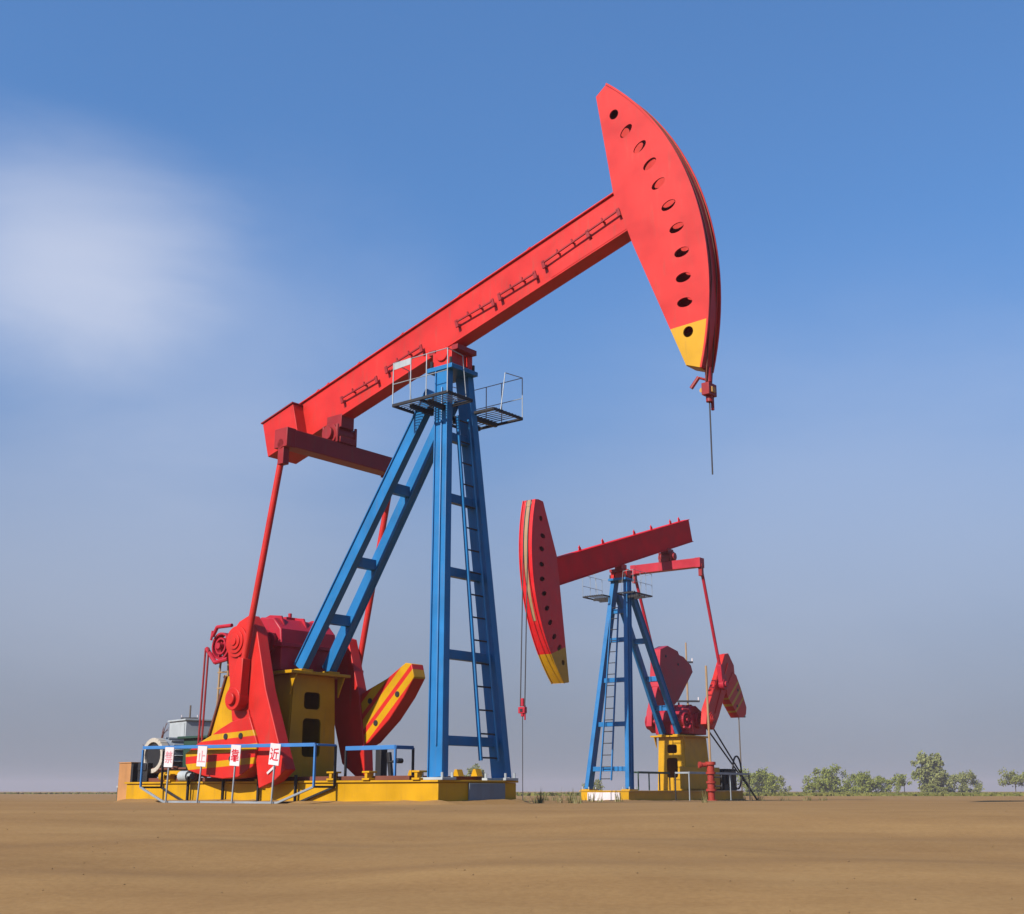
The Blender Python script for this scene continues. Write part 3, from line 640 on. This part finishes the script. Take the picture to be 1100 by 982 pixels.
# ------------------------------------------------------------------ frames for things placed beside a pump
def frame(P):
    m_ = Matrix.Translation(P['loc']) @ Matrix.Rotation(P['rot'], 4, 'Z'); return m_
F1, F2 = frame(P1), frame(P2)
def at1(x, y, z=0.0): return F1 @ V(x, y, z)
def at2(x, y, z=0.0): return F2 @ V(x, y, z)

def bank(x0, x1, y0, y1, F, seed):
    rg = random.Random(seed); bm = BM(); loop = []
    def run(p, q, nx, ny):
        k = max(2, int(math.hypot(q[0] - p[0], q[1] - p[1]) / .16))
        for i in range(k): loop.append((p[0] + (q[0] - p[0]) * i / k, p[1] + (q[1] - p[1]) * i / k, nx, ny))
    run((x0, y0), (x1, y0), 0, -1); run((x1, y0), (x1, y1), 1, 0); run((x1, y1), (x0, y1), 0, 1); run((x0, y1), (x0, y0), -1, 0)
    rows = []
    hs = [abs(rg.gauss(0, 1)) for _ in loop]; K = len(loop)
    for i, (x, y, nx, ny) in enumerate(loop):
        hh = .014 + .045 * sum(hs[(i + j) % K] for j in range(-3, 4)) / 7 * rg.uniform(.8, 1.2); wd = .12 + 4.5 * hh
        w0 = F @ V(x - nx * .01, y - ny * .01, 0); col_ = []
        for f, g_ in ((0, 1), (.25, .8), (.55, .32), (1, -.15)):
            p_ = F @ V(x + nx * wd * f - nx * .01, y + ny * wd * f - ny * .01, 0); col_.append(bm.verts.new((p_.x, p_.y, ground_z(p_.x, p_.y) + hh * g_ + (.002 if f < 1 else -.004))))
        rows.append(col_)
    for i in range(K):
        a_, b_ = rows[i], rows[(i + 1) % K]
        for j in range(3): bm.faces.new([a_[j], b_[j], b_[j + 1], a_[j + 1]])
    o = link('soil_bank', bm, SOIL); o['kind'] = 'structure'
bank(P1['xr'], P1['xf'] + .03, -P1['wb'], P1['wb'], F1, 1); bank(P2['xr'], P2['xf'] + .05, -P2['wb'], P2['wb'], F2, 2)

# ------------------------------------------------------------------ guard rails
g = thing('guard_rail', 'long blue guard rail round the crank of the larger pump jack, carrying four signs', 'guard rail', at1(-3.4, -1.25), P1['rot'])
def gl(x, y, z): return V(x + 3.4, y + 1.25, z)
bm = BM(); bar(bm, gl(-5.37, -1.25, .84), gl(-1.37, -1.25, .80), .03, .05, side=Y); link('top_rail', bm, M['railblue'], g, 0.004)
bm = BM(); bar(bm, gl(-5.37, -1.22, .84), gl(-5.37, -.8, .84), .03, .04); bar(bm, gl(-1.37, -1.22, .80), gl(-1.37, -.86, .80), .03, .03); link('return_rail', bm, M['railblue'], g, 0.003)
for xa, xb_, sg in ((-5.37, -4.76, 1), (-1.37, -2.11, -1)):
    bm = BM(); bar(bm, gl(xa, -1.25, .23), gl(xa, -1.25, .81), .03, .03); link('post', bm, M['railblue'], g, 0.003)
    bm = BM(); bar(bm, gl(xa, -1.25, .23), gl(xb_, -1.25, .012), .03, .03); link('brace', bm, M['railgrey'], g, 0.003)
    bm = BM(); bar(bm, gl(xa, -.86, .23), gl(xa, -.86, .80), .03, .03); bar(bm, gl(xa, -.86, .23), gl(xb_, -.86, .012), .03, .03); bar(bm, gl(xa, -1.23, .23), gl(xa, -.88, .23), .03, .03); link('inner_leg', bm, M['dark'], g, 0.003)
bm = BM(); bar(bm, gl(-4.76, -1.25, .012), gl(-2.11, -1.25, .012), .03, .03); link('bottom_rail', bm, M['railgrey'], g, 0.003)
for x in (-4.66, -3.8, -2.98, -2.16):
    bm = BM(); bar(bm, gl(x, -.88, .0), gl(x, -.88, .40), .035, .035); bar(bm, gl(x, -1.23, .012), gl(x, -.9, .012), .03, .03); link('stub_post', bm, M['dark'], g, 0.003)

def glyph(txt, size, mat, parent):
    cu = bpy.data.curves.new('lettering', 'FONT'); cu.body = txt; cu.size = size; cu.align_x = 'CENTER'; cu.align_y = 'CENTER'; cu.extrude = .002; cu.offset = size * .012
    o = bpy.data.objects.new('lettering', cu); col.objects.link(o)
    bpy.context.view_layer.update()
    dg = bpy.context.evaluated_depsgraph_get(); me = bpy.data.meshes.new_from_object(o.evaluated_get(dg))
    bpy.data.objects.remove(o)
    me.materials.clear(); me.materials.append(mat)
    xs_ = [v.co.x for v in me.vertices]; ys_ = [v.co.y for v in me.vertices]
    cx_, cy_ = (min(xs_) + max(xs_)) / 2, (min(ys_) + max(ys_)) / 2
    for v in me.vertices: v.co = V(v.co.x - cx_, -v.co.z - .008, v.co.y - cy_)
    ob = bpy.data.objects.new('lettering', me); col.objects.link(ob); ob.parent = parent; return ob
signs = [('\u7981', -4.60, -4.63, 'fadedletter', 2, 'badly faded white sign at the left end of the blue guard rail'),
         ('\u6b62', -3.79, -3.86, 'fadedletter', 3, 'faded white sign with a simple red character, second from the left on the blue rail'),
         ('\u9760', -3.01, -3.05, 'letter', 4, 'white sign with a dense red character, third from the left on the rail'),
         ('\u8fd1', -2.14, -2.18, 'letter', 6, 'white sign with the clearest red character, last towards the right on the rail')]
for ch, xt_, xb_, lm, tl, lab in signs:
    sgn = thing('warning_sign', lab, 'sign', at1(xb_, -1.30, 0), P1['rot'], 'signs on the blue guard rail')
    dx = xt_ - xb_
    bm = BM(); bar(bm, (0, 0, .0), (dx * .8, 0, .60), .022, .022); link('post', bm, M['railgrey'], sgn, 0.003)
    bm = BM(); box(bm, -.11, .11, -.006, .006, -.15, .15); pn = link('panel', bm, M['white'], sgn, 0.002)
    pn.location = (dx + .01, -.02, .68); pn.rotation_euler = (0, R(tl), 0)
    glyph(ch, .19, M[lm], pn)

def small_rail(name, label, mat, M0, x0, x1, y0, y1, z0, z1, nposts, group=None):
    o = M0 @ V((x0 + x1) / 2, y0, z0)
    g_ = thing(name, label, 'guard rail', o, M0.to_euler().z, group)
    q = lambda x, y, z: V(x - (x0 + x1) / 2, y - y0, z - z0)
    bm = BM(); bar(bm, q(x0, y0, z1), q(x1, y0, z1), .03, .06, side=Y); bar(bm, q(x1, y0, z1), q(x1, y1, z1), .03, .05); link('top_rail', bm, M[mat], g_, 0.003)
    for i in range(nposts):
        x = x0 + (x1 - x0) * i / (nposts - 1); bm = BM(); bar(bm, q(x, y0, z0), q(x, y0, z1 - .02), .03, .03); link('post', bm, M[mat if i else 'dark'], g_, 0.003)
    bm = BM(); bar(bm, q(x1, y1, z0), q(x1, y1, z1), .03, .03); link('post', bm, M['dark'], g_, 0.003)
    return g_
small_rail('guard_rail', 'short light blue guard rail standing on the yellow skid beside the striped counterweight', 'railblue', F1, -1.43, -.45, -.6, -.24, .378, .765, 2)
small_rail('guard_rail', 'dark green guard rail beside the stand of the farther pump jack', 'green', F2, -1.6, .2, .55, .3, .31, .80, 4)
small_rail('guard_rail', 'grey guard rail in front of the dark gear box stand of the farther pump jack', 'railgrey', F2, -5.2, -1.3, 1.35, .9, 0.02, .80, 4)

# ------------------------------------------------------------------ other equipment
c_ = thing('control_cabinet', 'pale grey control cabinet on legs behind the left end of the yellow skid', 'cabinet', at1(-7.55, 1.15), P1['rot'] - R(14))
bm = BM(); box(bm, -.34, .42, -.16, .36, .55, 1.42); cb = link('body', bm, M['cabgrey'], c_, 0.008)
bm = BM(); box(bm, -.37, .45, -.19, .39, 1.42, 1.45); link('roof', bm, M['cabgrey'], c_, 0.004)
bm = BM(); box(bm, -.30, .38, -.172, -.162, .60, 1.38); dr = link('door', bm, M['cabgrey'], c_, 0.003)
bm = BM(); tube(bm, (.30, -.18, .95), (.30, -.18, 1.05), .014); link('handle', bm, M['dark'], dr)
for sx in (-.28, .36):
    for sy in (-.1, .3): bm = BM(); bar(bm, (sx, sy, -.02), (sx, sy, .55), .05, .05); link('leg', bm, M['dark'], c_)
bx_ = thing('panel_box', 'orange brown box at the far left end of the yellow skid', 'box', at1(-6.85, -.35, 0), P1['rot'])
bm = BM(); box(bm, -.17, .17, -.2, .3, .0, .63); link('body', bm, M['orange'], bx_, 0.006)
bm = BM(); box(bm, -.18, .18, -.21, .31, .632, .65); link('lid', bm, M['orange'], bx_, 0.003)
bm = BM(); box(bm, .172, .23, -.2, .3, .0, .62); link('side_frame', bm, M['dark'], bx_, 0.003)
tw = thing('bare_shrub', 'leafless twiggy shrub sticking up beside the orange brown box', 'shrub', at1(-7.0, .1, 0), P1['rot'])
bm = BM(); rnd = random.Random(3)
def twig(p, d, L, r, k):
    q = p + d * L; tube(bm, p, q, r, r * .6, 6)
    if k:
        for i in range(2): twig(p + d * L * rnd.uniform(.5, 1), (d + V(rnd.uniform(-.5, .5), rnd.uniform(-.5, .5), rnd.uniform(-.1, .3))).normalized(), L * rnd.uniform(.4, .65), r * .6, k - 1)
twig(V(0, 0, 0), V(.05, 0, 1).normalized(), .66, .022, 0)
twig(V(.03, 0, .6), V(.42, 0, .9).normalized(), .5, .02, 3); twig(V(.03, 0, .6), V(-.45, 0, .8).normalized(), .28, .014, 3)
link('branches', bm, M['rust'], tw)

wh = thing('wellhead', 'red wellhead column with a thin pale pole beside the farther pump jack', 'wellhead', (5.28, 34.0, -.13))
bm = BM()
for z0, z1, r in ((0, .08, .16), (.08, .3, .09), (.3, .36, .14), (.36, .5, .10), (.5, .56, .13), (.56, .74, .09), (.74, .80, .13), (.80, .98, .10), (.98, 1.06, .14)): tube(bm, (0, 0, z0), (0, 0, z1), r, n=18)
link('body', bm, M['pipered'], wh, 0.004)
bm = BM(); tube(bm, (0, 0, .98), (-.26, -.05, .98), .06); tube(bm, (-.26, -.05, .98), (-.32, -.06, .98), .085); link('outlet', bm, M['pipered'], wh)
bm = BM(); rod(bm, [(0, 0, 1.06), (-.02, 0, 3.6)], .03); link('pole', bm, M['tan'], wh)
for zz in (.43, .66): 
    bm = BM(); tube(bm, (.08, -.02, zz), (.26, -.04, zz), .02); tube(bm, (.26, -.04, zz), (.285, -.045, zz), .085, n=16); link('valve_wheel', bm, M['dark'], wh)

def pole(loc, h, arms, label, r=.07, mat='wood'):
    p_ = thing('utility_pole', label, 'pole', loc)
    bm = BM(); tube(bm, (0, 0, -.3), (0, 0, h), r, r * .6, 10); link('shaft', bm, M[mat], p_)
    for z, hw_ in arms:
        bm = BM(); bar(bm, (-hw_, -.08, z), (hw_, -.08, z), .08, .10, side=Y); ar = link('crossarm', bm, M['dark'], p_)
        bm = BM()
        for k in (-.9, .9): tube(bm, (hw_ * k, -.08, z + .05), (hw_ * k, -.08, z + .22), .035)
        link('insulators', bm, M['white'], ar)
    return p_
pole((-22.9, 90, -.15), 6.25, [(5.35, .62)], 'utility pole with one short crossarm rising behind the grey control cabinet', .10)
pole((9.75, 70, -.15), 8.4, [(7.3, .35), (5.15, .65)], 'pale utility pole with crossarms between the cranks of the farther pump jack', .075, 'tan')
pole((10.75, 60, -.15), 4.6, [(3.75, .30)], 'thin utility pole just right of the farther pump jack', .04)
ps = thing('marker_post', 'small dark marker post in the soil left of the yellow skid', 'post', (-12.22, 40, -.14))
bm = BM(); tube(bm, (0, 0, -.1), (0, 0, .42), .09, .08, 10); link('shaft', bm, M['green'], ps)
bm = BM(); tube(bm, (0, 0, .42), (0, 0, .47), .11, n=12); link('cap', bm, M['cabgrey'], ps)
bm = BM(); tube(bm, (.02, 0, .47), (.05, 0, .85), .015); link('rod', bm, M['dark'], ps)

# ------------------------------------------------------------------ trees, shrubs, field
def leaf_mat(name, a, b_, trans=0.25):
    m, n, l, p = new_mat(name)
    oi = n.new('ShaderNodeNewGeometry'); r = n.new('ShaderNodeValToRGB'); l.new(oi.outputs['Random Per Island'], r.inputs[0])
    r.color_ramp.elements[0].color = (*a, 1); r.color_ramp.elements[1].color = (*b_, 1)
    l.new(r.outputs[0], p.inputs['Base Color']); p.inputs['Roughness'].default_value = 0.7
    p.inputs['Specular IOR Level'].default_value = 0.2
    return m
LM = [leaf_mat('leaves_fresh', (0.10, 0.125, 0.018), (0.17, 0.185, 0.030)), leaf_mat('leaves_olive', (0.10, 0.115, 0.024), (0.165, 0.17, 0.042)), leaf_mat('leaves_pale', (0.12, 0.135, 0.036), (0.175, 0.185, 0.062))]
def tree(label, x, d, wdt, h, lm, seed, bushy=True, density=1.0, cat='tree'):
    rg = random.Random(seed); k_ = .8; x *= k_; d *= k_; wdt *= k_; h *= k_
    gz = ground_z(x, d)
    root = thing('tree' if cat == 'tree' else 'shrub', label, cat, (x, d, gz))
    bm = BM(); th = h * (.35 if bushy else .55); tips = []
    tube(bm, (0, 0, -.2), (rg.uniform(-.1, .1) * h * .2, 0, th), .022 * h, .015 * h, 8)
    for i in range(7 if cat == 'tree' else 4):
        a = rg.uniform(0, 6.28); rr = wdt / 2 * rg.uniform(.3, .8); zz = rg.uniform(.5, .92) * h
        q = V(rr * math.cos(a), rr * math.sin(a), zz); mid_ = V(q.x * .4, q.y * .4, th + (zz - th) * .4)
        tube(bm, (0, 0, th * rg.uniform(.6, 1)), mid_, .010 * h, .007 * h, 6); tube(bm, mid_, q, .007 * h, .003 * h, 6); tips.append(q)
    link('trunk', bm, M['wood'], root)
    bm = BM(); cl = []
    nb = int((60 if bushy else 22) * density) + 4
    for i in range(nb):
        if i < len(tips): c0 = tips[i] * .9
        else:
            a = rg.uniform(0, 6.28); u = rg.random() ** .55; zf = rg.uniform(.03 if bushy else .42, .86)
            prof = (math.cos(math.pi / 2 * zf) ** .5 if cat == 'bush' else math.sin(math.pi * min(.97, .12 + zf * .85)) ** .5) if bushy else math.sin(math.pi * min(.95, max(.08, zf - .2))) ** .6
            prof *= 1 + .22 * math.sin(3 * a + seed)
            c0 = V(wdt / 2 * u * prof * math.cos(a), wdt / 2 * u * prof * math.sin(a), h * zf * (1 + .12 * math.sin(2 * a + seed * 2)))
        cl.append((c0, rg.uniform(.09, .19) * min(wdt, h * 1.3)))
    for c0, r0 in cl:
        for k in range(int(60 * min(1.2, density))):
            dv = V(rg.gauss(0, 1), rg.gauss(0, 1), rg.gauss(0, .8)); dv = dv.normalized() * r0 * rg.random() ** .45
            q = c0 + dv
            if q.z < .05: q.z = .05 + rg.random() * .3
            s = rg.uniform(.08, .17) * (.5 + h / 6); nv_ = V(rg.uniform(-1, 1), rg.uniform(-1, 1), rg.uniform(-.2, 1)).normalized()
            t1 = nv_.orthogonal().normalized() * s; t2 = nv_.cross(t1) * .8
            bm.faces.new([bm.verts.new(q + t1), bm.verts.new(q + t2), bm.verts.new(q - t1), bm.verts.new(q - t2 * .7)])
    link('crown', bm, lm, root, smooth=False)
    return root
D = 260
tree('broad fresh green bush nearest the farther pump jack on the horizon', 50.0, D, 11.0, 4.9, LM[0], 11, cat='bush')
tree('low olive bush filling the first dip in the row beside the farther pump jack', 55.5, D + 12, 9.0, 3.7, LM[1], 12, cat='bush')
tree('pale hazy tree rising behind the low olive bush', 59.5, D + 50, 8.0, 4.9, LM[2], 13, bushy=False, density=.8)
tree('small low bush in the gap between the olive bush and the widest clump', 60.2, D - 8, 6.5, 2.9, LM[0], 27, cat='bush')
tree('tallest and widest of the green bush clumps in the middle of the horizon row', 64.6, D, 10.5, 5.4, LM[0], 14, cat='bush')
tree('bright green bush just right of the widest clump', 69.5, D - 5, 7.0, 3.9, LM[0], 24, cat='bush')
tree('flat topped green bush, last of the joined bushes towards the right', 74.2, D, 9.0, 3.3, LM[0], 15, cat='bush')
tree('sparse tree with gaps in its crown between the green bushes and the tallest tree', 79.5, D, 6.5, 4.2, LM[0], 16, bushy=False, density=.9)
tree('lowest bush, a small mound at the left foot of the tallest tree', 84.0, D - 4, 6.0, 1.9, LM[1], 28, cat='bush')
tree('tallest tree on the horizon, an upright hazy pale green crown', 88.5, D + 10, 7.0, 8.4, LM[2], 17, density=1.3)
tree('low hazy bush close to the right foot of the tallest tree', 93.5, D + 20, 6.5, 2.8, LM[2], 25, cat='bush')
tree('small hazy round tree some way right of the tallest one', 99.0, D + 20, 7.5, 4.6, LM[2], 18)
tree('spreading tree with a visible thin trunk at the right edge of the picture', 102.0, D, 8.0, 4.8, LM[1], 19, bushy=False, density=1.0)
tree('green tree cut by the right edge of the picture', 107.5, D, 6.0, 4.4, LM[1], 20, bushy=False)
tree('hazy dark round tree seen between the front legs of the larger pump jack', -7.4, D, 4.2, 5.6, LM[1], 21, density=.8)
tree('low green bush seen just right of the near front leg of the larger pump jack', -10.4, D, 5.0, 3.6, LM[0], 22, cat='bush')
tree('low hazy bush at the foot of the ladder of the farther pump jack', 16.6, D, 5.0, 2.6, LM[1], 23, cat='bush', density=.7)

bm = BM(); rg = random.Random(5)
for i in range(26000):
    d = 95 + 120 * rg.random() ** 1.2; x = rg.uniform(-.55, .55) * d
    if -.05 < x / d < .16 and rg.random() < .7: continue
    if x < 0 and d < 150: continue
    z = ground_z(x, d); h = rg.uniform(.05, .26) * (1.1 if x > 0 else .8) * rg.random() ** .5; s = rg.uniform(.08, .3); a = rg.uniform(0, 3.14); dx, dy = s * math.cos(a), s * math.sin(a)
    bm.faces.new([bm.verts.new((x - dx, d - dy, z - .02)), bm.verts.new((x + dx, d + dy, z - .02)), bm.verts.new((x + dx * .5 + rg.uniform(-.1, .1), d + dy * .5, z + h)), bm.verts.new((x - dx * .6, d - dy * .6, z + h * .8))])
gr = link('field_grass', bm, leaf_mat('field_grass', (0.065, 0.075, 0.014), (0.13, 0.125, 0.032)), smooth=False); gr['kind'] = 'stuff'
gr['label'] = 'thin strip of green grass along the far edge of the field'; gr['category'] = 'grass'

bm = BM(); rg = random.Random(9)
for i in range(700):
    d = 3.2 + 40 * rg.random() ** 2; x = rg.uniform(-.5, .5) * d; r_ = rg.uniform(.002, .008)
    z = ground_z(x, d); vs = []
    for k in range(6):
        dv = [V(1, 0, 0), V(-1, 0, 0), V(0, 1, 0), V(0, -1, 0), V(0, 0, .7), V(0, 0, -.6)][k]; vs.append(bm.verts.new(V(x, d, z + r_ * .2) + dv * r_ * rg.uniform(.6, 1.4)))
    for a, b, c in ((0, 2, 4), (2, 1, 4), (1, 3, 4), (3, 0, 4), (2, 0, 5), (1, 2, 5), (3, 1, 5), (0, 3, 5)): bm.faces.new([vs[a], vs[b], vs[c]])
cl = link('soil_crumbs', bm, paint('soil_crumb', (.16, .10, .05), rough=.95, wear=.1, spec=.1), smooth=False); cl['kind'] = 'stuff'
cl['label'] = 'small crumbs and pebbles scattered over the dry soil'; cl['category'] = 'pebbles'

bm = BM(); rg = random.Random(21)
for F, xa, xb_, ya, yb_, cnt in ((F1, -8, 2, .9, 5, 34), (F2, -9, -1.5, -6, -1, 50), (F2, -8, -6, -1, 3, 22)):
    for i in range(cnt):
        p_ = F @ V(rg.uniform(xa, xb_), rg.uniform(ya, yb_), 0); gz = ground_z(p_.x, p_.y)
        for k in range(rg.randint(9, 22)):
            a = rg.uniform(0, 6.28); h = rg.uniform(.07, .26); lean = h * rg.uniform(.1, .7); o_ = V(p_.x + rg.gauss(0, .04), p_.y + rg.gauss(0, .04), gz - .01)
            t_ = o_ + V(lean * math.cos(a), lean * math.sin(a), h); sd_ = V(-math.sin(a), math.cos(a), 0) * .008
            bm.faces.new([bm.verts.new(o_ - sd_), bm.verts.new(o_ + sd_), bm.verts.new(t_)])
wd_ = link('dry_weeds', bm, leaf_mat('dry_weeds', (0.08, 0.085, 0.03), (0.20, 0.17, 0.08)), smooth=False); wd_['kind'] = 'stuff'
wd_['label'] = 'sparse tufts of dry weeds around the two skids'; wd_['category'] = 'weeds'

# ------------------------------------------------------------------ haze
bm = BM(); box(bm, -1460, 1460, -1460, 1460, -2.4, 11.5)
m, n, l, p = new_mat('haze_air'); n.remove(p)
pv = n.new('ShaderNodeVolumePrincipled'); pv.inputs['Color'].default_value = (0.58, 0.57, 0.65, 1); pv.inputs['Density'].default_value = 0.0007; pv.inputs['Anisotropy'].default_value = 0.1
l.new(pv.outputs[0], n['Material Output'].inputs['Volume'])
hz = link('haze', bm, m, smooth=False); hz['kind'] = 'stuff'
